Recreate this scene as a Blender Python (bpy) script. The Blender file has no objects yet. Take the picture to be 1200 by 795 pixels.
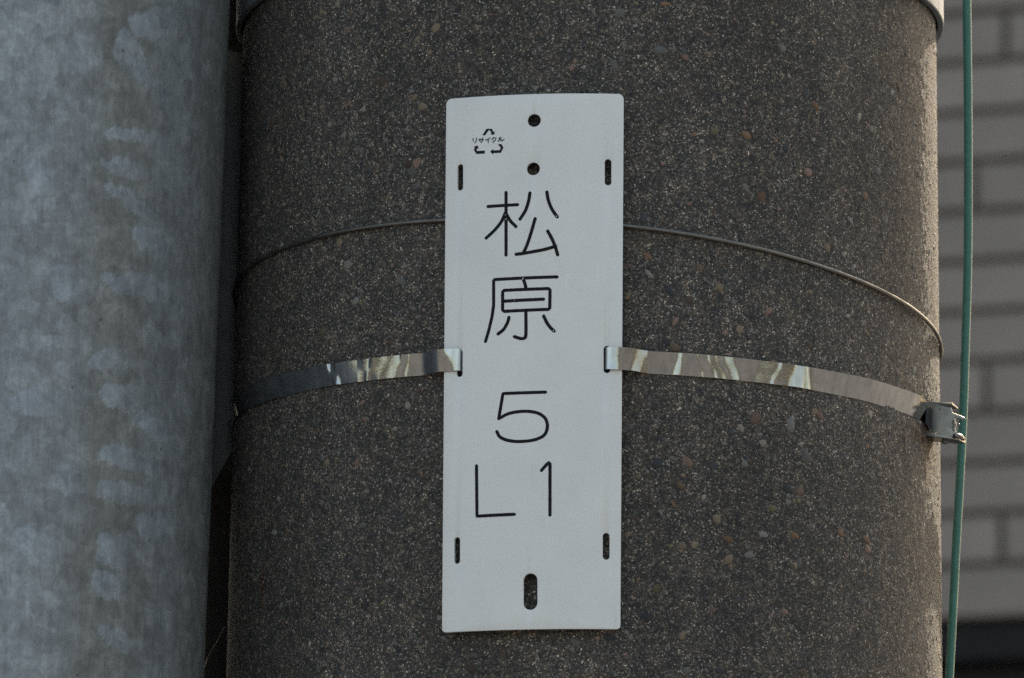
import bpy, bmesh, math, random
import numpy as np
from mathutils import Vector, Matrix

random.seed(7)
SC = bpy.context.scene
COL = SC.collection
R = math.radians

# ------------------------------------------------------------------ camera, world, sun, exposure
PITCH, ROLL, DIST, LENS = R(11.5), R(0.62), 3.0, 220.0
AIM = Vector((-0.036, 0.0, 2.2))
FWD = Vector((0, math.cos(PITCH), math.sin(PITCH)))
_r0 = Vector((1, 0, 0)); _u0 = _r0.cross(FWD)
RIGHT = _r0 * math.cos(ROLL) + _u0 * math.sin(ROLL)
UP = _u0 * math.cos(ROLL) - _r0 * math.sin(ROLL)
CAM = AIM - FWD * DIST
cam_data = bpy.data.cameras.new('camera')
cam = bpy.data.objects.new('camera', cam_data); COL.objects.link(cam)
M = Matrix((RIGHT, UP, -FWD)).transposed().to_4x4(); M.translation = CAM
cam.matrix_world = M
cam_data.lens = LENS; cam_data.sensor_width = 36.0
cam_data.clip_start = 0.05; cam_data.clip_end = 500
cam_data.dof.use_dof = True
cam_data.dof.focus_distance = 2.86
cam_data.dof.aperture_fstop = 18
SC.camera = cam

SUN_AZ, SUN_EL = R(20.5), R(38)          # azimuth from +Y (away from the camera) towards +X
world = bpy.data.worlds.new('World'); SC.world = world; world.use_nodes = True
wn = world.node_tree
sky = wn.nodes.new('ShaderNodeTexSky'); sky.sky_type = 'NISHITA'; sky.sun_disc = False
sky.sun_elevation = SUN_EL; sky.sun_rotation = SUN_AZ
sky.air_density = 1.2; sky.dust_density = 4.0; sky.ozone_density = 1.0
bg = wn.nodes['Background']; bg.inputs['Strength'].default_value = 0.12
wn.links.new(sky.outputs[0], bg.inputs['Color'])
sun_data = bpy.data.lights.new('sun', 'SUN'); sun_data.energy = 4.5; sun_data.angle = R(0.53)
sun_data.color = (1.0, 0.945, 0.875)
sun = bpy.data.objects.new('sun', sun_data); COL.objects.link(sun)
sd = Vector((math.sin(SUN_AZ) * math.cos(SUN_EL), math.cos(SUN_AZ) * math.cos(SUN_EL), math.sin(SUN_EL)))
sun.rotation_euler = sd.to_track_quat('Z', 'Y').to_euler(); sun.location = sd * 12
SC.view_settings.view_transform = 'Standard'; SC.view_settings.look = 'None'
SC.view_settings.exposure = 1.49; SC.view_settings.gamma = 1.0
SC.view_settings.use_white_balance = True; SC.view_settings.white_balance_temperature = 8150; SC.view_settings.white_balance_tint = 9
SC.render.filter_size = 1.7
SC.cycles.use_denoising = False

# ------------------------------------------------------------------ helpers
def link(name, me, mat=None, parent=None, smooth=True):
    o = bpy.data.objects.new(name, me); COL.objects.link(o)
    if mat is not None and not me.materials: me.materials.append(mat)
    if smooth:
        me.polygons.foreach_set('use_smooth', [True] * len(me.polygons))
    if parent: o.parent = parent
    return o
def obj(name, bm, mat=None, parent=None, smooth=True):
    me = bpy.data.meshes.new(name); bm.to_mesh(me); bm.free()
    return link(name, me, mat, parent, smooth)
def pymesh(name, v, f, mat=None, parent=None, smooth=True):
    me = bpy.data.meshes.new(name); me.from_pydata([tuple(p) for p in v], [], f); me.update()
    return link(name, me, mat, parent, smooth)
def tag(o, label, cat, group=None):
    o['label'] = label; o['category'] = cat
    if group: o['group'] = group
    return o
def thing(name, label, cat, loc=(0, 0, 0), group=None):
    o = bpy.data.objects.new(name, None); COL.objects.link(o); o.location = loc
    o.empty_display_size = 0.05
    return tag(o, label, cat, group)
def bevel(o, w, seg=2, ang=40):
    m = o.modifiers.new('bevel', 'BEVEL'); m.width = w; m.segments = seg
    m.limit_method = 'ANGLE'; m.angle_limit = R(ang); m.harden_normals = False
    return o
def sharp(o, ang=35):
    o.data.set_sharp_from_angle(angle=R(ang)); return o

def ray(px, py):
    x = (px - 600) / 1200 * 36; y = (397.5 - py) / 1200 * 36
    return (FWD * LENS + RIGHT * x + UP * y).normalized()
POLE_R, TAPER = 0.1683, 1 / 150
def pole_r(z): return POLE_R - (z - 2.2) * TAPER
def on_pole(px, py, off=0.0):
    """point of the photograph laid on the concrete pole's surface (off = distance proud of it)"""
    d = ray(px, py); r = pole_r(2.2) + off
    for _ in range(6):
        a = d.x ** 2 + d.y ** 2; b = 2 * (CAM.x * d.x + CAM.y * d.y); c = CAM.x ** 2 + CAM.y ** 2 - r * r
        q = max(b * b - 4 * a * c, 0); t = (-b - math.sqrt(q)) / (2 * a)
        p = CAM + d * t; r = pole_r(p.z) + off
    return p
def on_plane(px, py, p0, n):
    d = ray(px, py); t = (p0 - CAM).dot(n) / d.dot(n); return CAM + d * t
def cyl(phi, z, off=0.0):
    r = pole_r(z) + off
    return Vector((r * math.sin(phi), -r * math.cos(phi), z))
def phiz(p): return math.atan2(p.x, -p.y), p.z

def add_box(bm, c, h, rot=None):
    vs = []
    for sx in (-1, 1):
        for sy in (-1, 1):
            for sz in (-1, 1):
                p = Vector((sx * h[0], sy * h[1], sz * h[2]))
                if rot: p = rot @ p
                vs.append(bm.verts.new(p + Vector(c)))
    for f in ((0, 1, 3, 2), (4, 6, 7, 5), (0, 4, 5, 1), (2, 3, 7, 6), (0, 2, 6, 4), (1, 5, 7, 3)):
        bm.faces.new([vs[i] for i in f])
def tube(pts, rad, n=10, closed=False):
    """vertices and faces of a round tube along pts; rad is a number or a list"""
    V, F = [], []; m = len(pts)
    prev = None
    for i, p in enumerate(pts):
        if closed: t = pts[(i + 1) % m] - pts[i - 1]
        else: t = pts[min(i + 1, m - 1)] - pts[max(i - 1, 0)]
        t.normalize()
        if prev is None:
            a = Vector((0, 0, 1)) if abs(t.z) < .9 else Vector((1, 0, 0)); s = t.cross(a).normalized()
        else: s = (prev - t * prev.dot(t)).normalized()
        prev = s; u = t.cross(s); r = rad[i] if hasattr(rad, '__len__') else rad
        for k in range(n):
            an = 2 * math.pi * k / n; V.append(p + (s * math.cos(an) + u * math.sin(an)) * r)
    for i in range(m if closed else m - 1):
        j = (i + 1) % m
        for k in range(n):
            F.append((i * n + k, i * n + (k + 1) % n, j * n + (k + 1) % n, j * n + k))
    if not closed:
        F.append(tuple(range(n))[::-1]); F.append(tuple((m - 1) * n + k for k in range(n)))
    return V, F
def smooth_path(pts, n=8):
    """Catmull-Rom through pts (Vectors or tuples)"""
    P = [Vector(p) for p in pts]; P = [P[0] * 2 - P[1]] + P + [P[-1] * 2 - P[-2]]
    out = []
    for i in range(1, len(P) - 2):
        a, b, c, d = P[i - 1:i + 3]
        for k in range(n):
            t = k / n
            out.append(((b * 2) + (c - a) * t + (a * 2 - b * 5 + c * 4 - d) * t * t + (b * 3 - a - c * 3 + d) * t ** 3) * .5)
    out.append(P[-2].copy()); return out

# ------------------------------------------------------------------ materials
class Mat:
    def __init__(s, name):
        s.m = bpy.data.materials.new(name); s.m.use_nodes = True; s.t = s.m.node_tree
        s.b = s.t.nodes['Principled BSDF']; s.tc = s.t.nodes.new('ShaderNodeTexCoord')
    def n(s, kind, **kw):
        nd = s.t.nodes.new('ShaderNode' + kind)
        for k, v in kw.items(): setattr(nd, k, v)
        return nd
    def l(s, a, b): s.t.links.new(a, b)
    def coord(s, scale=(1, 1, 1), loc=(0, 0, 0), which='Object'):
        mp = s.n('Mapping'); s.l(s.tc.outputs[which], mp.inputs[0])
        mp.inputs['Scale'].default_value = scale; mp.inputs['Location'].default_value = loc
        return mp.outputs[0]
    def noise(s, scale, detail=3, rough=.55, co=None, dist=0):
        nd = s.n('TexNoise'); nd.inputs['Scale'].default_value = scale; nd.inputs['Detail'].default_value = detail
        nd.inputs['Roughness'].default_value = rough; nd.inputs['Distortion'].default_value = dist
        s.l(co if co else s.tc.outputs['Object'], nd.inputs['Vector']); return nd.outputs['Fac']
    def vor(s, scale, co=None, feature='F1'):
        nd = s.n('TexVoronoi', feature=feature); nd.inputs['Scale'].default_value = scale
        s.l(co if co else s.tc.outputs['Object'], nd.inputs['Vector']); return nd
    def ramp(s, fac, stops, interp='LINEAR'):
        r = s.n('ValToRGB'); r.color_ramp.interpolation = interp; e = r.color_ramp.elements
        while len(e) < len(stops): e.new(.5)
        for k, (p, c) in enumerate(stops):
            e[k].position = p; c = (c, c, c) if not hasattr(c, '__len__') else c
            e[k].color = (*c, 1)
        s.l(fac, r.inputs[0]); return r.outputs[0]
    def mix(s, mode, a, b, fac=1.0):
        x = s.n('Mix', data_type='RGBA', blend_type=mode)
        for sock, v in ((x.inputs[6], a), (x.inputs[7], b)):
            if hasattr(v, 'links'): s.l(v, sock)
            else: sock.default_value = (*v, 1) if hasattr(v, '__len__') else (v, v, v, 1)
        if hasattr(fac, 'links'): s.l(fac, x.inputs[0])
        else: x.inputs[0].default_value = fac
        return x.outputs[2]
    def math(s, op, a, b=0.0, c=0.0, clamp=False):
        x = s.n('Math', operation=op, use_clamp=clamp)
        for i, v in enumerate((a, b, c)):
            if hasattr(v, 'links'): s.l(v, x.inputs[i])
            else: x.inputs[i].default_value = v
        return x.outputs[0]
    def bump(s, h, strength, dist, prev=None):
        b = s.n('Bump'); b.inputs['Strength'].default_value = strength; b.inputs['Distance'].default_value = dist
        s.l(h, b.inputs['Height'])
        if prev: s.l(prev, b.inputs['Normal'])
        return b.outputs[0]
    def out(s, color=None, rough=None, metal=None, normal=None, spec=None):
        for key, v in (('Base Color', color), ('Roughness', rough), ('Metallic', metal), ('Normal', normal), ('Specular IOR Level', spec)):
            if v is None: continue
            if hasattr(v, 'links'): s.l(v, s.b.inputs[key])
            else: s.b.inputs[key].default_value = (*v, 1) if hasattr(v, '__len__') else v
        return s.m

def concrete_material():
    m = Mat('exposed_aggregate_concrete')
    wob = m.n('Mix', data_type='VECTOR'); wob.inputs[0].default_value = .0006
    nz = m.n('TexNoise'); nz.inputs['Scale'].default_value = 420; nz.inputs['Detail'].default_value = 2
    m.l(m.tc.outputs['Object'], nz.inputs['Vector'])
    m.l(m.tc.outputs['Object'], wob.inputs[4]); m.l(nz.outputs['Color'], wob.inputs[5])
    co = wob.outputs[1]
    g1 = m.vor(1900, co); g2 = m.vor(1050, co); g3 = m.vor(300, co)
    def ch(v, k):
        sp = m.n('SeparateColor'); m.l(v.outputs['Color'], sp.inputs[0]); return sp.outputs[k]
    c1 = m.ramp(ch(g1, 0), [(0, (0.0264, 0.0244, 0.0236)), (.45, (0.0516, 0.0479, 0.0452)), (.72, (0.0864, 0.0791, 0.0723)), (.88, (0.1638, 0.1490, 0.1351)), (.97, (0.4489, 0.4165, 0.3771)), (1, (0.7072, 0.6594, 0.6116))])
    c2 = m.ramp(ch(g2, 1), [(0, (0.0332, 0.0325, 0.0340)), (.5, (0.0577, 0.0531, 0.0504)), (.78, (0.0976, 0.0877, 0.0790)), (.93, (0.1607, 0.1451, 0.1292)), (1, (0.2661, 0.2448, 0.2247))])
    c3 = m.ramp(ch(g3, 2), [(0, (.70, .72, .75)), (.4, (.94, .94, .93)), (.75, (1.08, 1.03, .97)), (.92, (1.3, 1.2, 1.08)), (1, (1.5, 1.4, 1.3))])
    c = m.mix('MIX', c1, c2, m.ramp(m.noise(700, 1), [(.42, 0), (.58, 1)]))
    c = m.mix('MULTIPLY', c, c3)
    big = m.ramp(m.noise(11, 4, .6), [(.25, .74), (.75, 1.22)])
    run = m.ramp(m.noise(1, 4, .6, m.coord((38, 38, 2.2))), [(.3, .80), (.7, 1.15)])
    c = m.mix('MULTIPLY', c, big); c = m.mix('MULTIPLY', c, run)
    for (px_, py_, rx_, rz_, tint, st) in ((1088, 530, .010, .020, (.95, .66, .40), .8), (1074, 508, .006, .007, (1.1, .72, .38), .8), (307, 690, .0022, .014, (.9, .5, .3), .9), (1092, 62, .006, .006, (1.2, .85, .6), .6)):
        q = on_pole(px_, py_); mp = m.n('Mapping', vector_type='TEXTURE'); mp.inputs['Location'].default_value = q; mp.inputs['Scale'].default_value = (rx_, .03, rz_)
        m.l(m.tc.outputs['Object'], mp.inputs[0]); ln = m.n('VectorMath', operation='LENGTH'); m.l(mp.outputs[0], ln.inputs[0])
        k_ = m.math('MULTIPLY', m.ramp(ln.outputs['Value'], [(.25, 1), (1, 0)]), m.ramp(m.noise(300, 3), [(.35, .2), (.6, st)]))
        c = m.mix('MULTIPLY', c, tint, k_)
    h = m.math('ADD', m.math('MULTIPLY', ch(g1, 0), .7), m.math('MULTIPLY', ch(g2, 1), 1.0))
    h = m.math('SUBTRACT', h, m.math('MULTIPLY', g2.outputs['Distance'], 1.1))
    h = m.math('SUBTRACT', h, m.math('MULTIPLY', g3.outputs['Distance'], .7))
    nrm = m.bump(h, .9, .00034)
    return m.out(c, .8, 0, nrm, .35)

def stone_material(name, col, var=.35):
    m = Mat(name)
    c = m.ramp(m.noise(900, 3), [(.3, tuple(x * (1 - var) for x in col)), (.7, tuple(min(1, x * (1 + var)) for x in col))])
    oi = m.n('ObjectInfo')
    c = m.mix('MULTIPLY', c, m.ramp(oi.outputs['Random'], [(0, .65), (1, 1.25)]))
    return m.out(c, .72, 0, m.bump(m.noise(1500, 2), .5, .0003), .35)

SR, SPY = 0.135, -0.045                                   # steel pole: radius, depth
pt_hi = CAM + ray(262, 120) * 2.95; pt_lo = CAM + ray(245, 720) * 2.95
slope = (pt_hi.x - pt_lo.x) / (pt_hi.z - pt_lo.z)
sx = lambda z: pt_lo.x + slope * (z - pt_lo.z) - SR - .0005
def on_steel(px, py):
    d = ray(px, py); cx = sx(2.2); ox, oy = CAM.x - cx, CAM.y - SPY
    a = d.x ** 2 + d.y ** 2; b = 2 * (ox * d.x + oy * d.y); c = ox * ox + oy * oy - SR * SR
    t = (-b - math.sqrt(max(0, b * b - 4 * a * c))) / (2 * a); p = CAM + d * t
    return math.atan2(p.x - cx, -(p.y - SPY)) * SR, p.z - 2.2
RUNS = []
for (x0, x1, y, hh, tl) in ((120, 222, 151, 19, 0), (126, 190, 191, 23, 0), (123, 215, 232, 21, -.35), (120, 214, 325, 29, .05), (131, 190, 58, 42, -.6), (133, 200, 16, 34, .2), (146, 215, 92, 22, -.5),
                            (113, 175, 420, 30, .1), (116, 176, 460, 31, .1), (108, 190, 533, 21, -.05), (110, 205, 571, 24, .05), (108, 165, 640, 40, .1), (107, 160, 684, 34, -.1), (113, 176, 748, 25, -.2),
                            (60, 98, 60, 50, .5), (40, 92, 210, 40, -.3), (52, 100, 330, 46, .4), (70, 102, 560, 40, .3), (10, 80, 470, 36, .1), (15, 70, 640, 44, -.2), (165, 215, 280, 30, -.3), (150, 200, 500, 26, -.3), (160, 210, 610, 28, .2)):
    jx_ = 9 * math.sin(y * 1.7); u0, v0 = on_steel(x0 + jx_, y); u1, _ = on_steel(x1 + jx_ * 1.8, y); RUNS.append(((u0 + u1) / 2, v0, abs(u1 - u0) / 2, hh / 2 * .40e-3, tl))
def galvanised_material():
    m = Mat('weathered_galvanised_steel')
    # colour zones of the zinc coat round the pole, with tongue-shaped run marks
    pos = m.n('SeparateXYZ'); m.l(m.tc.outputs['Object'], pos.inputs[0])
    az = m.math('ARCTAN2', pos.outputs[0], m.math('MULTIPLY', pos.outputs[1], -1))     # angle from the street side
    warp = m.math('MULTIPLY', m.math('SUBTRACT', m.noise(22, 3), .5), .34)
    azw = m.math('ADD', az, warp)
    cyl3 = m.n('CombineXYZ'); m.l(m.math('MULTIPLY', az, .135), cyl3.inputs[0]); m.l(pos.outputs[2], cyl3.inputs[1])
    uv = cyl3.outputs[0]
    def uvm(sx, sy):
        mp = m.n('Mapping'); mp.inputs['Scale'].default_value = (sx, sy, 1); m.l(uv, mp.inputs[0]); return mp.outputs[0]
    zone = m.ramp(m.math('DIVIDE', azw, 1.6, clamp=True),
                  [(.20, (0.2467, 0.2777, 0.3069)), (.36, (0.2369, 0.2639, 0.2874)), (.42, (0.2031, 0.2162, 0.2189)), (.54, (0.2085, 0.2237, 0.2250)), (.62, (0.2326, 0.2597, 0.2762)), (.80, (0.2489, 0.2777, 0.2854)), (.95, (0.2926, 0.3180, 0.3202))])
    patch = m.ramp(m.noise(62, 6, .66, dist=.5), [(.36, .83), (.448, .90), (.456, .975), (.545, 1.01), (.551, 1.15), (.66, 1.21)])
    cells = m.vor(150, None); sp = m.n('SeparateColor'); m.l(cells.outputs['Color'], sp.inputs[0])
    spang = m.ramp(sp.outputs[0], [(0, .90), (1, 1.10)])
    wv = m.n('TexVoronoi', feature='SMOOTH_F1'); wv.inputs['Scale'].default_value = 105; wv.inputs['Smoothness'].default_value = .12
    dn = m.n('TexNoise'); dn.inputs['Scale'].default_value = 90; m.l(m.tc.outputs['Object'], dn.inputs['Vector'])
    dm = m.n('Mix', data_type='VECTOR'); dm.inputs[0].default_value = .012
    m.l(m.tc.outputs['Object'], dm.inputs[4]); m.l(dn.outputs['Color'], dm.inputs[5]); m.l(dm.outputs[1], wv.inputs['Vector'])
    sp2 = m.n('SeparateColor'); m.l(wv.outputs['Color'], sp2.inputs[0])
    flake = m.ramp(sp2.outputs[1], [(.30, .93), (.48, .985), (.52, 1.025), (.75, 1.07)])
    at = m.n('Attribute', attribute_name='zinc_run'); tongue = at.outputs['Fac']
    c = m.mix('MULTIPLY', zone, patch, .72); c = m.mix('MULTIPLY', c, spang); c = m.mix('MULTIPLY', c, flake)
    c = m.mix('MIX', c, m.mix('MULTIPLY', (.295, .345, .395), m.mix('MULTIPLY', spang, flake)), m.math('MULTIPLY', tongue, .78))
    rub = m.math('MULTIPLY', m.ramp(m.noise(1, 4, .6, uvm(140, 40)), [(.48, 0), (.6, 1)]), m.ramp(az, [(1.16, 0), (1.2, 1), (1.32, 1), (1.4, 0)]))
    c = m.mix('MIX', c, (.34, .35, .36), m.math('MULTIPLY', rub, .5))
    runs = m.ramp(m.noise(1, 5, .65, uvm(210, 16)), [(.32, .86), (.5, 1.0), (.68, 1.13)])
    c = m.mix('MULTIPLY', c, runs, .8)
    blot = m.ramp(m.noise(170, 5, .7, dist=.6), [(.38, .86), (.445, .91), (.452, .985), (.548, 1.01), (.555, 1.12), (.62, 1.17)])
    c = m.mix('MULTIPLY', c, blot, .85)
    fine = m.ramp(m.noise(1, 3, .6, uvm(700, 120)), [(.3, .90), (.7, 1.10)])
    c = m.mix('MULTIPLY', c, fine)
    pits = m.ramp(m.vor(70).outputs['Distance'], [(.035, .35), (.06, 1)])
    c = m.mix('MULTIPLY', c, pits, .8)
    h = m.math('ADD', m.noise(60, 4), m.math('MULTIPLY', tongue, .5))
    h = m.math('ADD', h, m.math('MULTIPLY', m.noise(500, 2), .12))
    ro = m.ramp(m.noise(45, 3), [(.3, .5), (.7, .66)])
    return m.out(c, ro, .25, m.bump(h, .35, .0012), .4)

def metal(name, col, rough, wav=None, streak=True, metallic=1.0):
    m = Mat(name)
    c = m.ramp(m.noise(220, 4), [(.3, tuple(x * .82 for x in col)), (.7, col)])
    if wav: c = m.mix('MULTIPLY', c, m.ramp(m.noise(1, 4, .65, m.coord((260, 260, 30))), [(.35, .80), (.6, 1.0)]))
    ro = m.ramp(m.noise(120, 3), [(.3, rough * .7), (.7, rough * 1.3)])
    nrm = m.bump(m.noise(900, 2), .08, .0004)
    if wav: nrm = m.bump(m.noise(wav[0], 2, .5), wav[1], wav[2], nrm)
    return m.out(c, ro, metallic, nrm)

def plain(name, col, rough=.5, var=.12, scale=200, spec=.5, bump=.1):
    m = Mat(name)
    c = m.ramp(m.noise(scale, 4), [(.3, tuple(x * (1 - var) for x in col)), (.7, tuple(min(1, x * (1 + var)) for x in col))])
    return m.out(c, rough, 0, m.bump(m.noise(scale * 4, 2), bump, .0004), spec)

def plate_material():
    m = Mat('white_plastic_sheet')
    dirt = m.ramp(m.noise(28, 5, .6), [(.3, (.685, .70, .705)), (.6, (.735, .745, .745))])
    speck = m.ramp(m.vor(130).outputs['Distance'], [(.03, .72), (.055, 1)])
    run = m.ramp(m.noise(1, 4, .6, m.coord((90, 90, 9))), [(.3, .99), (.7, 1.005)])
    c = m.mix('MULTIPLY', dirt, speck, .5); c = m.mix('MULTIPLY', c, run)
    return m.out(c, .42, 0, m.bump(m.noise(55, 2), .12, .0012), .4)

def tile_material():
    m = Mat('grey_wall_tile')
    oi = m.n('ObjectInfo')
    c = m.ramp(m.noise(16, 4, .6), [(.3, (.228, .196, .180)), (.7, (.276, .238, .219))])
    c = m.mix('MULTIPLY', c, m.ramp(oi.outputs['Random'], [(0, .88), (1, 1.08)]))
    return m.out(c, .55, 0, m.bump(m.noise(160, 3), .25, .001), .4)

MT = dict(
    concrete=concrete_material(), zinc=galvanised_material(), plate=plate_material(), tile=tile_material(),
    engraving=plain('black_engraving_paint', (.010, .0105, .0125), .7, .3, 600, .15),
    print=plain('black_print', (.009, .010, .013), .7, .2, 600, .2),
    band=metal('polished_stainless_strap', (.44, .462, .495), .12, (60, .12, .003)),
    dark_reflect=metal('steel_painted_dark_reflection', (.035, .037, .042), .4),  # near-black colour stands in for the dark reflection on the buckle's shoulder
    buckle=metal('worn_stainless_buckle', (.25, .245, .24), .36),
    wire=metal('dull_steel_wire', (.20, .193, .182), .5),
    ring=metal('galvanised_clamp_steel', (.19, .215, .245), .6, None, True, .25),
    dark_ring=metal('dark_grey_steel', (.16, .165, .17), .55, None, True, .5),
    green=plain('green_plastic_sheath', (.048, .185, .16), .38, .1, 300, .45),
    guard=plain('grey_plastic', (.13, .138, .148), .55, .2, 120),
    black=plain('black_rubber', (.012, .0125, .014), .6, .2, 120),
    mortar=plain('grey_mortar', (.155, .141, .133), .9, .2, 90, .2, .4),
    frame=plain('dark_window_frame', (.011, .012, .015), .6, .15, 60, .2),
    ground=plain('grey_asphalt', (.082, .082, .083), .9, .3, 60, .2, .5),
)
g = Mat('dark_window_glass'); MT['glass'] = g.out((.008, .009, .011), .12, 0, None, .3)
STONES = [stone_material('stone_orange', (.17, .102, .064)), stone_material('stone_tan', (.165, .128, .092)),
          stone_material('stone_pink', (.185, .118, .098)), stone_material('stone_pale_grey', (.175, .168, .158)),
          stone_material('stone_slate', (.043, .047, .054)), stone_material('stone_mid_grey', (.105, .104, .10)),
          stone_material('stone_olive', (.115, .10, .062)), stone_material('stone_dark_brown', (.062, .045, .036)),
          stone_material('stone_cream', (.215, .19, .16))]

# ------------------------------------------------------------------ ground
gb = bmesh.new(); bmesh.ops.create_grid(gb, x_segments=40, y_segments=40, size=120)
ground = obj('ground', gb, MT['ground'], None, False); ground['kind'] = 'structure'

# ------------------------------------------------------------------ tiled wall far behind the poles
WYAW = R(-20)                                            # its right end comes nearer
WX = Vector((math.cos(WYAW), math.sin(WYAW), 0)); WN = Vector((WX.y, -WX.x, 0))   # along the wall, out of the wall
W0 = CAM + ray(1150, 400) * 8.4; W0.z = 0
JY = (16, 663)
z_top = on_plane(1150, 16, W0, WN).z; z_bot = on_plane(1150, 663, W0, WN).z
PITCHZ = (z_top - z_bot) / 11
def wall_s(px, py): return (on_plane(px, py, W0, WN) - W0).dot(WX)
z_head = on_plane(1150, 724, W0, WN).z                   # lower edge of the tiling above the window
wall = thing('tiled_wall', 'blurred grey brick-tiled wall behind the green wire, dark below', 'wall', W0)
wall.rotation_euler = (0, 0, WYAW)                       # local x along, local -y outwards
WL, WR, WT = -2.0, 2.0, 5.0
OPL, OPR, OPB = -0.95, 0.95, 1.3
bm = bmesh.new()
def slab(x0, x1, z0, z1, y0=0.006, y1=0.2): add_box(bm, ((x0 + x1) / 2, (y0 + y1) / 2, (z0 + z1) / 2), ((x1 - x0) / 2, (y1 - y0) / 2, (z1 - z0) / 2))
slab(WL, WR, z_head, WT); slab(WL, OPL, 0, z_head - .0005); slab(OPR, WR, 0, z_head - .0005); slab(OPL + .0005, OPR - .0005, 0, OPB)
obj('mortar_bed', bm, MT['mortar'], wall, False)
TL, JT = 0.240, 0.0095
def tile_bm(L, H):
    b = bmesh.new(); add_box(b, (0, 0, 0), (L / 2, .007, H / 2))
    bmesh.ops.bevel(b, geom=[e for e in b.edges], offset=.0016, segments=1, affect='EDGES')
    return b
tme = bpy.data.meshes.new('tile'); b = tile_bm(TL - JT, PITCHZ - JT); b.to_mesh(tme); b.free(); tme.materials.append(MT['tile'])
known = {0: 1182, 3: 1145, 7: 1157, 10: 1174}
hidden = [1222, 1086, 1215, 1090, 1082, 1228]
rest = bmesh.new()
row_top0 = z_top
nrow_up = int((WT - z_top) / PITCHZ)
for row in range(-nrow_up, 12):
    zt = z_top - row * PITCHZ; zc = zt - PITCHZ / 2
    hgt = PITCHZ - JT
    if row == 11: zc = (zt + z_head) / 2 ; hgt = (zt - JT / 2) - z_head - .001; zc = z_head + .001 + hgt / 2
    jx = known.get(row, hidden[(row * 5 + 3) % 6]); s0 = wall_s(jx, 400)
    near = -6 <= row
    k0 = math.ceil((WL - s0) / TL); k1 = math.floor((WR - s0) / TL)
    for k in range(k0, k1):
        c = s0 + (k + .5) * TL
        if near and wall_s(1060, 400) - .12 < c < wall_s(1240, 400) + .12:
            t = bpy.data.objects.new('tile', tme); COL.objects.link(t); t.parent = wall
            t.location = (c, 0.0, zc); t.scale = (1, 1, hgt / (PITCHZ - JT))
            t.rotation_euler = (random.uniform(-.004, .004), 0, random.uniform(-.003, .003))
        else:
            bx = tile_bm(TL - JT, hgt)
            bmesh.ops.translate(bx, verts=bx.verts, vec=(c, 0, zc))
            mm = bpy.data.meshes.new('tmp'); bx.to_mesh(mm); bx.free(); rest.from_mesh(mm); bpy.data.meshes.remove(mm)
row = 12
for zt in np.arange(z_head - .002, PITCHZ, -PITCHZ):     # piers and sill course beside and under the window
    s0 = random.uniform(0, TL)
    for (a, bq) in (((WL, OPL), (OPR, WR)) if zt > OPB + PITCHZ else ((WL, WR),)):
        x = a + .004
        first = True
        while x < bq - .02:
            L = min(TL - JT if not first else max(.06, s0), bq - .004 - x); first = False
            bx = tile_bm(L, PITCHZ - JT); bmesh.ops.translate(bx, verts=bx.verts, vec=(x + L / 2, 0, zt - PITCHZ / 2))
            mm = bpy.data.meshes.new('tmp'); bx.to_mesh(mm); bx.free(); rest.from_mesh(mm); bpy.data.meshes.remove(mm)
            x += L + JT
ro = obj('tile_field', rest, MT['tile'], wall, False); ro['kind'] = 'stuff'
# window under the tiling: dark frame with a deep head, dark pane
bm = bmesh.new()
zf = z_head - .003
def fr(x0, x1, z0, z1, y0, y1): add_box(bm, ((x0 + x1) / 2, (y0 + y1) / 2, (z0 + z1) / 2), ((x1 - x0) / 2, (y1 - y0) / 2, (z1 - z0) / 2))
fr(OPL + .003, OPR - .003, zf - .052, zf, .012, .14)
fr(OPL + .003, OPR - .003, zf - .14, zf - .056, .05, .14)
fr(OPL + .003, OPL + .06, OPB + .06, zf - .142, .03, .14); fr(OPR - .06, OPR - .003, OPB + .06, zf - .142, .03, .14)
fr(OPL + .003, OPR - .003, OPB + .003, OPB + .058, .0, .14)
win = bevel(obj('window', bm, MT['frame'], wall, False), .003)
bm = bmesh.new(); add_box(bm, (0, .085, (OPB + zf) / 2 - .03), (OPR - .055, .004, (zf - OPB) / 2 - .05))
obj('pane', bm, MT['glass'], win, False)

# ------------------------------------------------------------------ concrete pole
pole = thing('concrete_pole', 'thick round concrete pole of dark gravelly aggregate behind the white plate', 'pole')
NA = 720
zs = [-.02, .6, 1.2, 1.7] + list(np.arange(1.95, 2.46, .0016)) + [2.7, 3.4, 4.2, 5.0]
ang = np.linspace(0, 2 * math.pi, NA, endpoint=False)
rng = np.random.default_rng(3)
ridge = np.zeros((len(zs), NA))
fine = rng.normal(0, 1, (len(zs), NA))
for i in range(4, len(zs) - 4): ridge[i] = fine[i] * .00010
V = []
for i, z in enumerate(zs):
    rr = pole_r(z) + ridge[i]
    V.append(np.stack([rr * np.sin(ang), -rr * np.cos(ang), np.full(NA, z)], 1))
V = np.concatenate(V)
F = [(i * NA + k, i * NA + (k + 1) % NA, (i + 1) * NA + (k + 1) % NA, (i + 1) * NA + k) for i in range(len(zs) - 1) for k in range(NA)]
F.append(tuple((len(zs) - 1) * NA + k for k in range(NA)))
pymesh('shaft', V.tolist(), F, MT['concrete'], pole)

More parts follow.
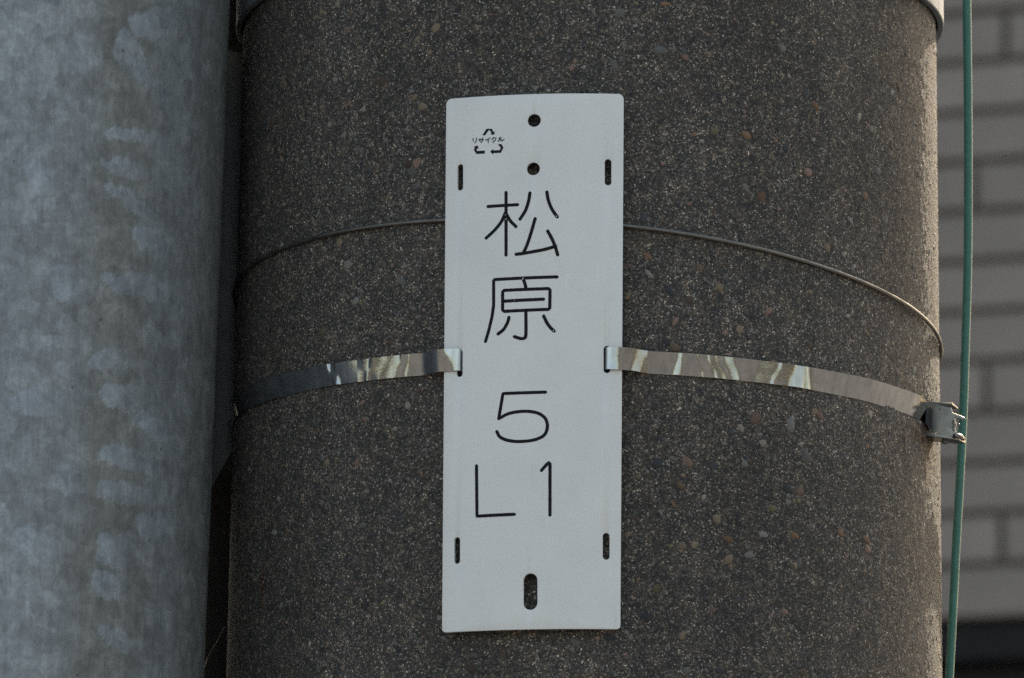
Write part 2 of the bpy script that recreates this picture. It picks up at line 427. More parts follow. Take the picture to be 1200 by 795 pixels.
def pebble_shape(rx, rz, h, seed, n=9):
    r_ = random.Random(seed); V = [(0, -h, 0)]; F = []
    w = [r_.uniform(.62, 1.18) for _ in range(n)]; w = [(w[k - 1] + 2 * w[k]) / 3 for k in range(n)]
    for fac, y in ((.62, -h * .86), (1.0, h * .1), (1.02, h * .9)):
        for k in range(n):
            a = 2 * math.pi * k / n; V.append((rx * w[k] * fac * math.cos(a), y, rz * w[k] * fac * math.sin(a)))
    for k in range(n): F.append((0, 1 + k, 1 + (k + 1) % n)[::-1])
    for q in (0, 1):
        for k in range(n):
            a = 1 + q * n + k; b_ = 1 + q * n + (k + 1) % n; F.append((a, b_, b_ + n, a + n)[::-1])
    return V, F
def place(phi, z, off, spin):
    rad = Matrix.Rotation(phi, 4, 'Z'); p = cyl(phi, z, off)
    m4 = rad @ Matrix.Rotation(spin, 4, 'Y'); m4.translation = p; return m4
pm = {}
def pebble_mesh(col, var):
    if (col, var) not in pm:
        rx, rz = ((1, .72), (1, .55), (1, .9), (1, .42), (1, .66), (1, .8))[var % 6]
        v, f = pebble_shape(rx, rz, .28, 100 + var)
        me = bpy.data.meshes.new('pebble'); me.from_pydata(v, [], f); me.update()
        bmn = bmesh.new(); bmn.from_mesh(me); bmesh.ops.recalc_face_normals(bmn, faces=bmn.faces); bmn.to_mesh(me); bmn.free()
        me.polygons.foreach_set('use_smooth', [True] * len(me.polygons)); me.materials.append(STONES[col]); pm[(col, var)] = me
    return pm[(col, var)]
WEIGHTS = [3, 9, 5, 9, 24, 26, 4, 14, 3]
noted = [(797, 569, 0, 5.5), (805, 541, 2, 8), (770, 544, 4, 7), (894, 520, 8, 5), (839, 547, 4, 5), (924, 589, 3, 4), (853, 632, 0, 6), (905, 596, 6, 5.5),
         (895, 627, 3, 6.5), (923, 572, 4, 7), (938, 575, 2, 6), (789, 590, 0, 4.5), (840, 609, 1, 6), (825, 583, 8, 3.5), (873, 543, 3, 5), (931, 628, 0, 6),
         (893, 231, 0, 7), (1014, 229, 0, 6), (759, 300, 0, 7), (760, 321, 3, 7), (820, 314, 1, 5), (874, 221, 3, 6), (969, 291, 1, 6), (990, 298, 8, 4.5),
         (1000, 314, 3, 6), (867, 387, 1, 5.5), (851, 324, 3, 4), (904, 343, 8, 4), (901, 365, 2, 6), (1016, 391, 1, 5), (885, 491, 2, 9), (955, 483, 1, 5),
         (927, 498, 3, 9), (961, 487, 2, 6), (1020, 486, 8, 5), (868, 502, 8, 5), (377, 15, 1, 5), (411, 15, 1, 5), (393, 94, 3, 4.5), (330, 102, 1, 3),
         (409, 122, 2, 5), (426, 128, 8, 4), (375, 154, 3, 4), (421, 56, 1, 4), (1007, 137, 8, 5), (1021, 152, 3, 6), (1062, 64, 4, 5), (1013, 228, 0, 4),
         (425, 472, 2, 4), (427, 492, 2, 4), (418, 543, 2, 5), (440, 528, 8, 4), (478, 476, 8, 5), (383, 542, 1, 5), (434, 535, 7, 6),
         (779, 5, 0, 7), (720, 78, 5, 8), (775, 60, 5, 9), (985, 625, 0, 6), (1015, 633, 0, 7), (855, 655, 1, 6), (945, 535, 5, 9), (770, 690, 6, 6), (800, 745, 1, 6)]
cands = [(x, y, c, s) for (x, y, c, s) in noted]
while len(cands) < 300:
    x = random.uniform(290, 1093); y = random.uniform(-6, 800)
    if 515 < x < 733 and 108 < y < 744: continue
    cands.append((x, y, random.choices(range(9), WEIGHTS)[0], 2.9 + 4.2 * random.random() ** 1.9))
for k, (x, y, c, s) in enumerate(cands):
    p = on_pole(x, y); ph, z = phiz(p)
    o = bpy.data.objects.new('pebble', pebble_mesh(c, random.randrange(12))); COL.objects.link(o); o.parent = pole
    sz = s * .46e-3
    o.matrix_local = place(ph, z, .00001, random.uniform(-1.2, 1.2)) @ Matrix.Diagonal((sz, sz * .55, sz, 1))
# smaller grains past counting: one stuff part, material slots for the colours
V, F, MI = [], [], []
shapes = [pebble_shape(1, q, .3, 500 + i, 6) for i, q in enumerate((.9, .6, .75, .5, .35, .65, .8, .45))]
for k in range(6500):
    ph = random.uniform(-math.pi / 2 - .12, math.pi / 2 + .25); z = random.uniform(1.98, 2.43)
    sz = (.36 + .95 * random.random() ** 2.6) * 1e-3 if k > 900 else (1.0 + .9 * random.random() ** 1.6) * 1e-3
    m4 = place(ph, z, .00002, random.uniform(-1.5, 1.5)) @ Matrix.Diagonal((sz, sz * .6, sz, 1))
    v, f = random.choice(shapes); o_ = len(V); c = random.choices(range(9), [2, 8, 5, 7, 20, 30, 4, 15, 3] if k > 900 else [2, 6, 6, 4, 26, 28, 5, 20, 1])[0]
    V += [m4 @ Vector(q) for q in v]; F += [tuple(i + o_ for i in t) for t in f]; MI += [c] * len(f)
me = bpy.data.meshes.new('fine_gravel'); me.from_pydata(V, [], F); me.update()
for s in STONES: me.materials.append(s)
me.polygons.foreach_set('material_index', MI)
grav = link('fine_gravel', me, None, pole, True); grav['kind'] = 'stuff'
bmn = bmesh.new(); bmn.from_mesh(me); bmesh.ops.recalc_face_normals(bmn, faces=bmn.faces); bmn.to_mesh(me); bmn.free()

# ------------------------------------------------------------------ galvanised steel pole
sp_y = SPY
from mathutils import noise as mnoise
A2 = list(np.arange(0, math.pi * .56, .0075)) + list(np.linspace(math.pi * .56, 2 * math.pi, 70, endpoint=False)); NA2 = len(A2)
zs2 = [-.02, 1, 1.7] + list(np.arange(1.97, 2.44, .00125)) + [2.7, 3.5, 5.0]; V = []; F = []; ATT = []
spole_base = Vector((sx(2.2), sp_y, 2.2))
def run_mark(u, v):
    wx = (mnoise.noise((u * 120, v * 120, 1.3)) * .0042 + mnoise.noise((u * 320, v * 320, 4.1)) * .0014)
    wy = (mnoise.noise((u * 120, v * 120, 7.7)) * .0034 + mnoise.noise((u * 320, v * 320, 9.1)) * .0012)
    best = 0.0
    for (u0, v0, a_, b_, tl) in RUNS:
        du, dv = u + wx - u0, v + wy - v0
        if abs(du) > a_ * 1.3 or abs(dv) > a_ * 1.3 + b_: continue
        c_, s_ = math.cos(tl), math.sin(tl); p, q = (du * c_ + dv * s_) / a_, (-du * s_ + dv * c_) / b_
        d = (abs(p) ** 2.6 + abs(q) ** 2.6) ** (1 / 2.6)
        k_ = min(1, max(0, (1.0 - d) / .07)) * min(1, max(.12, 1.25 - (p + 1) * .62))
        best = max(best, k_)
    return best
for z in zs2:
    for a in A2:
        k_ = run_mark(a * SR, z - 2.2) if (a < math.pi * .56 and 1.96 < z < 2.45) else 0.0
        r_ = SR + k_ * .00008
        V.append((sx(z) - spole_base.x + r_ * math.sin(a), -r_ * math.cos(a), z - 2.2)); ATT.append(k_)
F = [(i * NA2 + k, i * NA2 + (k + 1) % NA2, (i + 1) * NA2 + (k + 1) % NA2, (i + 1) * NA2 + k) for i in range(len(zs2) - 1) for k in range(NA2)]
F.append(tuple((len(zs2) - 1) * NA2 + k for k in range(NA2)))
spole = pymesh('steel_pole', V, F, MT['zinc']); spole.location = spole_base
spole.data.attributes.new('zinc_run', 'FLOAT', 'POINT').data.foreach_set('value', ATT)
tag(spole, 'mottled blue-grey galvanised steel pole left of the concrete pole', 'pole')

# ------------------------------------------------------------------ things in the gap between the poles
gx = lambda px, d=3.03: (CAM + ray(px, 300) * d).x
g_top = (CAM + ray(275, 55) * 3.0).z + .0105; g_bl = (CAM + ray(248, 590) * 3.0).z; g_br = (CAM + ray(277, 515) * 3.0).z
V, F = [], []
n = 22; cxg = gx(262); rg = .021; rows = 14
for j in range(2):
    r_ = rg - j * .0022
    for i in range(rows + 1):
        for k in range(n + 1):
            a = math.pi * (k / n - .5) * 1.15
            t = k / n; zb = g_bl + (g_br - g_bl) * min(1, max(0, (t - .40) / .20))
            V.append((cxg + r_ * math.sin(a), .036 - r_ * math.cos(a), g_top + .004 * math.sin(a) * -1 + (zb - g_top) * i / rows))
N1 = (rows + 1) * (n + 1)
idx = lambda j, i, k: j * N1 + i * (n + 1) + k
for i in range(rows):
    for k in range(n):
        F.append((idx(0, i, k), idx(0, i, k + 1), idx(0, i + 1, k + 1), idx(0, i + 1, k))[::-1])
        F.append((idx(1, i, k), idx(1, i, k + 1), idx(1, i + 1, k + 1), idx(1, i + 1, k)))
for k in range(n):
    F.append((idx(0, 0, k), idx(0, 0, k + 1), idx(1, 0, k + 1), idx(1, 0, k))); F.append((idx(0, rows, k), idx(0, rows, k + 1), idx(1, rows, k + 1), idx(1, rows, k))[::-1])
for i in range(rows):
    F.append((idx(0, i, 0), idx(0, i + 1, 0), idx(1, i + 1, 0), idx(1, i, 0))[::-1]); F.append((idx(0, i, n), idx(0, i + 1, n), idx(1, i + 1, n), idx(1, i, n)))
gd = sharp(pymesh('cable_guard', V, F, MT['guard']))
tag(gd, 'smooth dark grey plastic guard wedged in the shadowed gap between the two poles', 'cable guard')
v, f = tube([Vector((gx(258, 3.1), .105, z)) for z in (0, 1, 1.6, 2, 2.2, 2.4, 3, 5)], .033, 20)
tag(pymesh('black_cable', v, f, MT['black']), 'thick black cable running upright in the gap behind the guard', 'cable')
a = CAM + ray(246, 766) * 2.985; b = CAM + ray(263, 736) * 2.985
v, f = tube(smooth_path([a + Vector((-.004, .02, -.006)), a, a.lerp(b, .5) + Vector((.0001, 0, -.0002)), b, b + Vector((.003, .012, .003))]), .0003, 6)
tag(pymesh('loose_wire', v, f, MT['wire']), 'short thin loose wire end in the dark gap near the bottom', 'wire')

# ------------------------------------------------------------------ ring fits
def fit(points, off):
    P = [on_pole(x, y, off) for x, y in points]
    A = np.array([[1, p.x, p.y] for p in P]); zv = np.array([p.z for p in P])
    return np.linalg.lstsq(A, zv, rcond=None)[0]
def ring_z(c, phi, off):
    z = 2.2
    for _ in range(4):
        r = pole_r(z) + off; z = c[0] + c[1] * r * math.sin(phi) - c[2] * r * math.cos(phi)
    return z

# thin steel wire round the pole, passing behind the plate
WR_ = .00096
wc = fit([(319, 297), (296, 313), (400, 271), (470, 258), (521, 253), (730.5, 265.5), (825, 283), (879, 293), (951, 311), (1001, 327), (1040.5, 343), (1080, 368)], WR_)
pts = []
for k in range(260):
    ph = 2 * math.pi * k / 260
    pts.append(cyl(ph, ring_z(wc, ph, WR_) + .0003 * math.sin(3 * ph + 1), WR_ + .0003 + .0003 * math.sin(7 * ph)))
v, f = tube(pts, WR_, 8, True)
tag(pymesh('tie_wire', v, f, MT['wire']), 'thin dull steel wire looped round the concrete pole above the strap', 'wire')

# ------------------------------------------------------------------ white name plate
GAP, TH = .0042, .0014
def sp_(px, py, off=GAP + TH):
    p = on_pole(px, py, off); ph, z = phiz(p); return ph, z
PRAD = POLE_R + GAP + TH
def to_sz(px, py):
    ph, z = sp_(px, py); return Vector((ph * PRAD, z))
def from_sz(s, z, off): return cyl(s / PRAD, z, off)
plate = thing('name_plate', 'white curved plastic plate engraved with black characters, strapped to pole', 'sign plate', cyl(to_sz(625, 425).x / PRAD, 2.19, GAP))
plate_inv = Matrix.Translation(plate.location).inverted()
def rounded(corners, rads, n=6):
    out = []; m = len(corners)
    for i in range(m):
        p, a, b = corners[i], corners[i - 1], corners[(i + 1) % m]
        u = (a - p).normalized(); w = (b - p).normalized(); r_ = rads[i]
        half = math.acos(max(-1, min(1, u.dot(w)))) / 2; d = r_ / math.tan(half)
        c = p + (u + w).normalized() * (r_ / math.sin(half))
        a0 = p + u * d - c; a1 = p + w * d - c
        t0 = math.atan2(a0.y, a0.x); t1 = math.atan2(a1.y, a1.x)
        while t1 - t0 > math.pi: t1 -= 2 * math.pi
        while t1 - t0 < -math.pi: t1 += 2 * math.pi
        for k in range(n + 1):
            t = t0 + (t1 - t0) * k / n; out.append(c + Vector((math.cos(t), math.sin(t))) * r_)
    return out
outline = rounded([to_sz(523, 116.5), to_sz(731, 110.5), to_sz(727, 737.5), to_sz(518, 741.5)], [.0026, .0026, .0018, .0018])
PXS = .386e-3
def slot_loop(x, y0, y1, w, x2=None):
    a = to_sz(x, y0); b = to_sz(x if x2 is None else x2, y1); r_ = w / 2 * PXS
    t = (b - a).normalized(); a = a + t * r_; b = b - t * r_; nrm = Vector((-t.y, t.x)); out = []
    for k in range(11):
        an = math.pi * k / 10; out.append(b + (nrm * math.cos(an) + t * math.sin(an)) * r_)
    for k in range(11):
        an = math.pi * k / 10; out.append(a + (-nrm * math.cos(an) - t * math.sin(an)) * r_)
    return out
def circle(x, y, r_):
    c = to_sz(x, y); return [c + Vector((math.cos(2 * math.pi * k / 28), math.sin(2 * math.pi * k / 28))) * r_ * PXS for k in range(28)]
SLOT_L, SLOT_R = (538.6, 410, 442), (711.3, 405.5, 437.5)
holes = [circle(626, 141.3, 7.9), circle(625, 198, 7.8), slot_loop(539.4, 192.5, 223.5, 7.2), slot_loop(712.6, 186.5, 217.5, 8),
         slot_loop(*SLOT_L, 7.4), slot_loop(*SLOT_R, 7.8), slot_loop(535.7, 629.6, 661, 7.2), slot_loop(710.4, 624.6, 656.2, 8), slot_loop(621.6, 672, 715, 16.4)]
def filled(loops):
    bm = bmesh.new(); ed = []
    for lp in loops:
        vs = [bm.verts.new((p.x, p.y, 0)) for p in lp]
        for k in range(len(vs)): ed.append(bm.edges.new((vs[k - 1], vs[k])))
    bmesh.ops.triangle_fill(bm, use_beauty=True, use_dissolve=False, edges=ed, normal=(0, 0, 1))
    return bm
bm = filled([outline] + holes)
xs = [v.co.x for v in bm.verts]
for x in np.arange(min(xs) + .0015, max(xs), .003):
    bmesh.ops.bisect_plane(bm, geom=list(bm.verts) + list(bm.edges) + list(bm.faces), dist=1e-7, plane_co=(x, 0, 0), plane_no=(1, 0, 0))
for v_ in bm.verts:
    # sheet bends a little less than the pole at its free ends
    t = v_.co.y
    v_.co = plate_inv @ from_sz(v_.co.x, t, GAP + TH)
bmesh.ops.recalc_face_normals(bm, faces=bm.faces)
cen = Vector((0, -1, 0))
if sum((f_.normal.dot(cen) for f_ in bm.faces)) < 0: bmesh.ops.reverse_faces(bm, faces=bm.faces)
sheet = obj('sheet', bm, MT['plate'], plate)
so = sheet.modifiers.new('solid', 'SOLIDIFY'); so.thickness = TH; so.offset = -1
bevel(sheet, .0003, 2, 50)
for p_ in sheet.data.polygons: p_.use_smooth = True

def stroke_bm(bm, pts, w, off, jitter=0.0):
    """flat rounded stroke of width w along pts (s,z); laid on the plate"""
    L = len(pts); le, ri = [], []
    for i in range(L):
        t = (pts[min(i + 1, L - 1)] - pts[max(i - 1, 0)]).normalized(); nn = Vector((-t.y, t.x))
        ww = w / 2 * (1 + random.uniform(-jitter, jitter)); le.append(pts[i] + nn * ww); ri.append(pts[i] - nn * ww)
    mk = lambda p: bm.verts.new(plate_inv @ from_sz(p.x, p.y, off))
    lv = [mk(p) for p in le]; rv = [mk(p) for p in ri]
    for i in range(L - 1):
        try: bm.faces.new((lv[i], rv[i], rv[i + 1], lv[i + 1]))
        except ValueError: pass
    for end in (0, L - 1):
        t = (pts[1] - pts[0]).normalized() * -1 if end == 0 else (pts[-1] - pts[-2]).normalized()
        nn = Vector((-t.y, t.x)); c = pts[end]; arc = [mk(c + (nn * math.cos(math.pi * k / 8) + t * math.sin(math.pi * k / 8)) * w / 2) for k in range(9)]
        cv = mk(c)
        for k in range(8): bm.faces.new((cv, arc[k], arc[k + 1]))
def densify(pts, step=.0008):
    out = []
    for a, b in zip(pts[:-1], pts[1:]):
        n_ = max(1, int((b - a).length / step))
        out += [a.lerp(b, k / n_) for k in range(n_)]
    return out + [pts[-1]]
def glyph(name, strokes, org, scale, wpx, parent, mat, base=TH + GAP + .00004):
    bm = bmesh.new()
    for k, (st, curved) in enumerate(strokes):
        p = [to_sz(org[0] + x / scale, org[1] + y / scale) for x, y in st]
        if curved: p = [Vector((q.x, q.y)) for q in smooth_path([(q.x, q.y, 0) for q in p], 6)]
        stroke_bm(bm, densify(p), wpx * PXS, base + k * .000012, .03)
    bmesh.ops.recalc_face_normals(bm, faces=bm.faces)
    if sum(f_.normal.y for f_ in bm.faces) > 0: bmesh.ops.reverse_faces(bm, faces=bm.faces)
    for f_ in bm.faces:
        if f_.normal.y > 0: f_.normal_flip()
    return obj(name, bm, mat, parent, False)
S, C_ = False, True
o2, k2 = (500, 210), 3.784
pine = [([(272, 122), (403, 114)], S), ([(352, 60), (352, 337)], S), ([(350, 148), (332, 188), (302, 226), (264, 262)], C_), ([(350, 148), (370, 184), (396, 211)], C_),
        ([(458, 62), (452, 98), (438, 140), (414, 178)], C_), ([(533, 58), (540, 95), (556, 135), (579, 168)], C_), ([(481, 176), (465, 232), (446, 290), (428, 330)], C_),
        ([(397, 334), (440, 328), (520, 313), (572, 298)], C_), ([(537, 231), (556, 266), (570, 300), (581, 336)], C_)]
field = [([(578, 434), (302, 446), (297, 450), (297, 560), (290, 610), (276, 670), (261, 720)], S), ([(427, 440), (435, 462), (441, 487)], C_),
         ([(344, 494), (540, 486), (547, 491), (546, 572), (540, 578), (344, 587), (337, 581), (337, 500), (344, 494)], S), ([(340, 542), (518, 533)], S),
         ([(440, 582), (440, 688), (432, 706), (415, 707), (389, 699)], C_), ([(365, 614), (358, 638), (340, 668), (317, 687)], C_), ([(519, 608), (532, 635), (548, 658), (565, 674)], C_)]
o3, k3 = (500, 400), 3.612
five = [([(503, 216), (323, 222), (305, 328)], S), ([(305, 328), (350, 306), (410, 297), (465, 303), (500, 325), (511, 360), (498, 397), (455, 418), (390, 425), (340, 419), (310, 405), (297, 383)], C_)]
ell = [([(211, 528), (213, 741), (371, 733)], S)]
one = [([(486, 547), (511, 519)], S), ([(511, 519), (517, 514), (522, 520), (522, 736)], S)]
for st, og, kk in ((pine, o2, k2), (field, o2, k2), (five, o3, k3), (ell, o3, k3), (one, o3, k3)):
    glyph('engraved_character', st, og, kk, 3.9, plate, MT['engraving'])
cb = bmesh.new()
for (x, y, r_) in ((576, 166, .30e-3), (562, 672, .30e-3), (428, 441, .34e-3), (425, 446, .2e-3), (352, 178, .28e-3), (349, 160, .22e-3), (390, 538, .18e-3)):
    c0 = to_sz(o2[0] + x / k2, o2[1] + y / k2); cv = []
    for k in range(7):
        an = 2 * math.pi * k / 7; rr = r_ * random.uniform(.6, 1.2); cv.append(cb.verts.new(plate_inv @ from_sz(c0.x + rr * math.cos(an), c0.y + rr * math.sin(an), GAP + TH + .00022)))
    f_ = cb.faces.new(cv); f_.normal_update()
    if f_.normal.y > 0: f_.normal_flip()
obj('engraving_chips', cb, MT['plate'], plate, False)
# recycling mark: three bent arrows round a caption
o8, k8 = (545, 140), 15.9
def poly(name, pts, parent):
    bm = filled([[to_sz(o8[0] + x / k8, o8[1] + y / k8) for x, y in pts]])
    for v_ in bm.verts: v_.co = plate_inv @ from_sz(v_.co.x, v_.co.y, GAP + TH + .00004)
    for f_ in bm.faces:
        f_.normal_update()
        if f_.normal.y > 0: f_.normal_flip()
    return obj(name, bm, MT['print'], parent, False)
cap = [([(150, 360), (153, 410)], S), ([(210, 350), (210, 398), (182, 440)], C_), ([(250, 385), (348, 378)], S), ([(277, 360), (280, 412)], S), ([(322, 348), (322, 398), (296, 436)], C_),
       ([(465, 345), (430, 373), (385, 390)], C_), ([(431, 373), (433, 435)], S), ([(532, 338), (500, 386)], S), ([(525, 350), (582, 346), (564, 390), (515, 430)], S),
       ([(641, 345), (640, 380), (620, 410)], C_), ([(666, 335), (668, 405), (692, 400), (727, 375)], S)]
mark = glyph('recycling_mark', cap, o8, k8, 1.15, plate, MT['print'])
poly('arrow', [(320, 300), (375, 300), (440, 207), (465, 207), (488, 250), (475, 282), (543, 290), (557, 222), (530, 238), (500, 176), (400, 178)], mark)
poly('arrow', [(163, 508), (238, 487), (252, 553), (228, 543), (213, 568), (225, 590), (370, 583), (368, 640), (212, 648), (163, 570), (182, 528)], mark)
poly('arrow', [(612, 465), (680, 462), (716, 530), (668, 627), (530, 632), (522, 657), (468, 605), (522, 555), (530, 580), (640, 576), (667, 535)], mark)

# ------------------------------------------------------------------ stainless strap through the plate's slots
bc = fit([(292, 466), (334.5, 451), (382.6, 442), (450, 433), (521.5, 426.5), (728.7, 421.7), (843, 431), (915, 439.5), (969, 447), (1022, 459), (1071, 477)], .0005)
strap_t = thing('steel_strap', 'shiny narrow steel strap threaded through the plate round the pole', 'strap', (0, 0, ring_z(bc, 0, 0)))
st_inv = Matrix.Translation(strap_t.location).inverted()
phL, phR = sp_(SLOT_L[0], 426)[0], sp_(SLOT_R[0], 421)[0]
phEL, phER = sp_(520.5, 426)[0], sp_(729, 421)[0]
BW = .00505
PH_END = sp_(1079, 480)[0]
def strap_off(ph):
    top = GAP + TH + .0009
    d = .010                                             # how far past the plate's edge the strap stays off the pole
    def sm(t): t = min(1, max(0, t)); return t * t * (3 - 2 * t)
    if ph <= phEL: return .0006 + (top - .0006) * sm(1 - (phEL - ph) / .085)
    if ph < phL - .004: return top
    if ph < phL + .014: return top + (.0005 - top) * sm((ph - phL + .004) / .018)
    if ph < phR - .014: return .0005
    if ph < phR + .004: return .0005 + (top - .0005) * sm((ph - phR + .014) / .018)
    if ph <= phER: return top
    return .0006 + (top - .0006) * sm(1 - (ph - phER) / .085)
phs = list(np.arange(-math.pi, -1.5, .012)) + list(np.arange(-1.5, phL + .03, .0025)) + list(np.arange(phL + .03, phR - .03, .01)) + list(np.arange(phR - .03, PH_END, .0025)) + [PH_END] + list(np.arange(PH_END + .02, math.pi, .02)) + [math.pi]
# the strap was bent by hand: it twists a little along its length, so it mirrors now the street, now the sky
TW = [(288, -9), (380, -9), (382, 1), (386, 1), (389, -8), (400, -5.5), (412, -4), (420, -8), (424, -3), (428, -8.5), (440, -5), (447, -8), (455, -3.5), (461, -3), (464, -9), (470, -8), (473, -4), (476, -9), (526, -9), (530, -2), (541, -2),
      (708, -1), (722, -1), (726, -8), (728, -8), (740, -9), (746, -3), (753, -3), (757, -9), (793, -9), (796, -2), (800, -2), (803, -9.5), (820, -9), (823, -4), (826, -9), (835, -8), (838, -3), (841, -8), (848, -5), (854, -9), (860, -4), (866, -3), (870, -9),
      (890, -8), (894, -6), (912, -7), (915, -1), (918, -8), (932, -7), (937, -1), (946, 0), (950, -6), (953, -2), (957, -9), (985, -13), (1030, -16), (1080, -16)]
TW = [(sp_(x, 425)[0], math.tan(R(a))) for x, a in TW]
tw_x = np.arange(-3.2, 3.2, .0006); tw_y = np.interp(tw_x, [t[0] for t in TW], [t[1] for t in TW])
tw_k = np.hanning(17); tw_y = np.convolve(tw_y, tw_k / tw_k.sum(), 'same') + .012 * np.sin(tw_x * 61) * np.sin(tw_x * 23 + 1)
twist = lambda ph: -float(np.interp(ph, tw_x, tw_y))
NC = 6
V, F = [], []
for ph in phs:
    zc = ring_z(bc, ph, .0005); off = strap_off(ph)
    off += .00025 * math.sin(ph * 23 + 1) * (1 if off < .0012 else 0)
    for k in range(NC + 1):
        V.append(st_inv @ cyl(ph, zc + BW * (2 * k / NC - 1), off + .0006 + BW * (2 * k / NC - 1) * twist(ph + (2 * k / NC - 1) * .010 * math.sin(ph * 17 + 2))))
for i in range(len(phs) - 1):
    for k in range(NC):
        a = i * (NC + 1) + k; F.append((a, a + NC + 1, a + NC + 2, a + 1))
strap = pymesh('strap', V, F, MT['band'], strap_t)
bmn = bmesh.new(); bmn.from_mesh(strap.data); bmesh.ops.recalc_face_normals(bmn, faces=bmn.faces)
if sum(f_.normal.dot(Vector((f_.calc_center_median().x, f_.calc_center_median().y, 0))) for f_ in bmn.faces) < 0: bmesh.ops.reverse_faces(bmn, faces=bmn.faces)
bmn.to_mesh(strap.data); bmn.free()
so = strap.modifiers.new('solid', 'SOLIDIFY'); so.thickness = .00035; so.offset = 1
es = strap.modifiers.new('split', 'EDGE_SPLIT'); es.split_angle = R(50)

# buckle: local axes a (out of the pole), b (back round the pole), c (up, leaning with the strap)
PB = sp_(1089, 480, .0006)[0]; zb = ring_z(bc, PB, .0005)
en = Vector((math.sin(PB), -math.cos(PB), 0)); et = Vector((math.cos(PB), math.sin(PB), 0)); eu = Vector((0, 0, 1))
dz = (ring_z(bc, PB + .1, .0005) - ring_z(bc, PB - .1, .0005)) / (.2 * POLE_R)
et = (et + eu * dz).normalized()
OB = cyl(PB, zb, 0)
def bk(a, b, c): return st_inv @ (OB + en * (a - .4) * 1e-3 + et * b * 1e-3 + eu * (c - 1.9) * 1e-3)
def sheet_mesh(name, outline_abc, thick, parent, mat, bev=.0002):
    bm = bmesh.new(); vs = [bm.verts.new(bk(*p)) for p in outline_abc]; bm.faces.new(vs)
    o = obj(name, bm, mat, parent, False)
    s_ = o.modifiers.new('solid', 'SOLIDIFY'); s_.thickness = thick; s_.offset = 0; bevel(o, bev, 2, 40); return o
# upright cheek seen from the street, with a notched lower edge and a torn outer edge
lean = -.24
def cheek(a, c): return (a, .35 * a * .0 + 0.0, c + a * lean - .0)
face = sheet_mesh('buckle', [cheek(*q) for q in ((.6, 7.4), (3, 7.7), (11.6, 7.2), (12.4, 5.0), (16.4, 4.3), (18.3, 3.8), (18.5, 3.0), (17.6, 2.5), (13.6, 3.0), (13.4, 1.2), (14.2, .2), (13.6, -2.2), (14.0, -4.0), (13.0, -6.3), (10.8, -6.6), (10.2, -5.4), (9.6, -6.6), (5.4, -6.6), (4.8, -5.0), (4.2, -6.5), (.6, -6.6))], .0009, strap_t, MT['buckle'])
sheet_mesh('top_flange', [(.4, .3, 7.8 - .04), (12.0, .3, 7.7 - 1.2), (12.0, 11, 7.5 - 1.2), (.4, 11, 7.6 - .04)], .0009, face, MT['buckle'])
sheet_mesh('bottom_flange', [(-2.6, -5.2, -8.0), (5, -5.4, -9.2), (12, -4.6, -10.4), (16.2, -2.6, -10.9), (16.4, 8, -10.6), (12, 11, -10.2), (-.5, 11, -8.2)], .0016, face, MT['buckle'])
sheet_mesh('shoulder', [(1.9, -10.5, -4.6), (1.9, -8.2, 6.0), (2.2, -.5, 7.1), (2.2, -.5, -6.6)], .0006, face, MT['dark_reflect'])  # folded shoulder, its dark reflection painted into the steel's colour
bm = bmesh.new()
for (a, c) in ((15.4, -.1), (12.9, 1.3), (12.5, .3), (13.0, -.9), (12.4, -2.0), (12.8, -3.2), (6.2, 5.5)):
    bmesh.ops.create_icosphere(bm, subdivisions=2, radius=.00055, matrix=Matrix.Translation(bk(a, -.5, c + a * lean)))
obj('embossed_dot', bm, MT['buckle'], face)
v, f = tube([bk(8.5, 0, -12.6), bk(8.6, 0, -10.0)], .0016, 14)
bevel(sharp(pymesh('rivet', v, f, MT['dark_ring'], face)), .0003)
v, f = tube([bk(13.6, -3.9, -10.0), bk(15.6, -3.7, -9.6), bk(16.6, -1.9, -9.8), bk(16.6, 3, -10.0)], .0011, 10)
pymesh('curled_tongue', v, f, MT['buckle'], face)

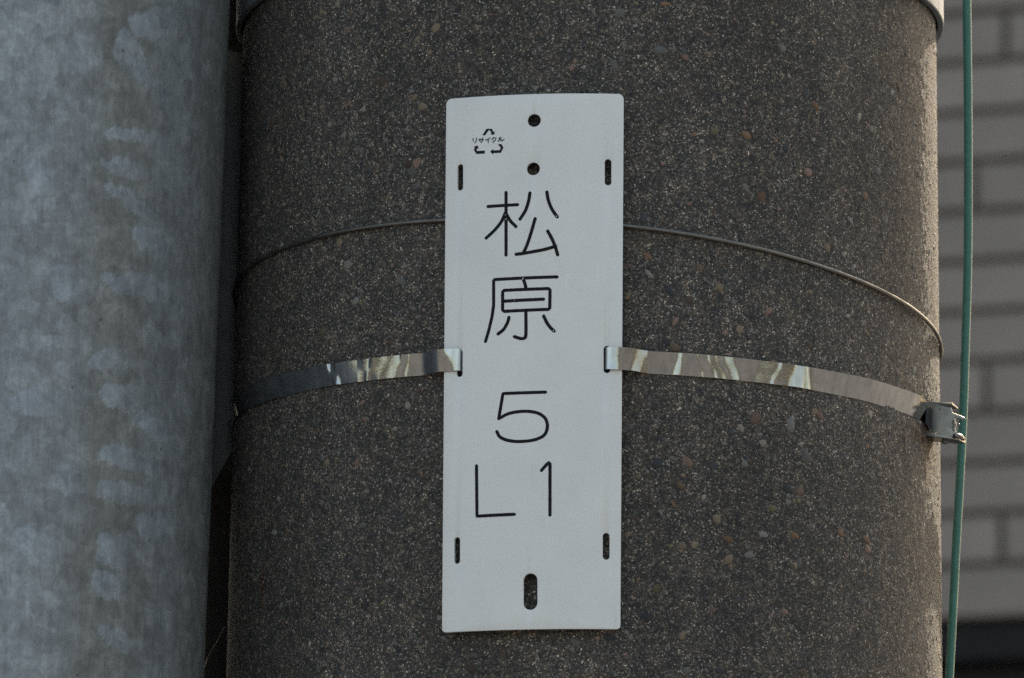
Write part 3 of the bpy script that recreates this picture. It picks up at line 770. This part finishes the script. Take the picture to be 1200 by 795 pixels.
# ------------------------------------------------------------------ galvanised clamp ring at the top edge
p1 = on_pole(1101, 17, .0035)
zr = p1.z
tilt = 0.012
ringt = thing('clamp_ring', 'galvanised clamp ring round the concrete pole at the top edge', 'clamp', (0, 0, zr + .03))
rinv = Matrix.Translation(ringt.location).inverted()
V, F = [], []; n = 200
prof = [(.0010, 0), (.0034, 0), (.0038, .0005), (.0038, .0595), (.0034, .06), (.0010, .06)]
for k in range(n):
    ph = 2 * math.pi * k / n; zk = zr + tilt * math.sin(ph) * .17 - tilt * .17
    for off, dz_ in prof: V.append(rinv @ cyl(ph, zk + dz_, off))
m = len(prof)
for k in range(n):
    for q in range(m):
        F.append((k * m + q, ((k + 1) % n) * m + q, ((k + 1) % n) * m + (q + 1) % m, k * m + (q + 1) % m))
band = sharp(pymesh('ring_band', V, F, MT['ring'], ringt))
# bolted lugs on both sides
for sgn, ph0 in ((1, R(96)), (-1, R(-88))):
    bm = bmesh.new(); c = cyl(ph0, zr + .050 + (0 if sgn > 0 else .016), .006); rot = Matrix.Rotation(ph0, 3, 'Z')
    add_box(bm, rinv @ c, (.0022, .0075, .024), rot)
    lug = bevel(obj('lug', bm, MT['ring'], ringt, False), .0012)
    q = c + Vector((0, 0, -.006)); d = rot @ Vector((1, 0, 0))
    v, f = tube([rinv @ (q - d * .009), rinv @ (q + d * .009)], .0042, 6)
    bevel(sharp(pymesh('bolt', v, f, MT['dark_ring'], lug, False)), .0005)

# ------------------------------------------------------------------ green wire hanging past the pole
path = [(1133, -260), (1132.5, -60), (1133, 0), (1134.5, 150), (1134.2, 300), (1131.5, 400), (1129, 480), (1125, 560), (1120.5, 640), (1116.5, 720), (1112.5, 795), (1106, 920), (1100, 1080)]
pts = [CAM + ray(x, y) * 2.985 for x, y in path]
lo = pts[-1]; pts += [Vector((lo.x + .005, lo.y - .004, 1.6)), Vector((lo.x + .01, lo.y - .004, 0.9)), Vector((lo.x + .012, lo.y - .003, 0.01))]
hi = pts[0]; pts = [Vector((hi.x + .004, hi.y, 4.6)), Vector((hi.x + .002, hi.y, 3.2))] + pts
v, f = tube(smooth_path(pts, 10), .0021, 14)
tag(pymesh('green_wire', v, f, MT['green']), 'green plastic-coated wire hanging down along the right of the concrete pole', 'wire')
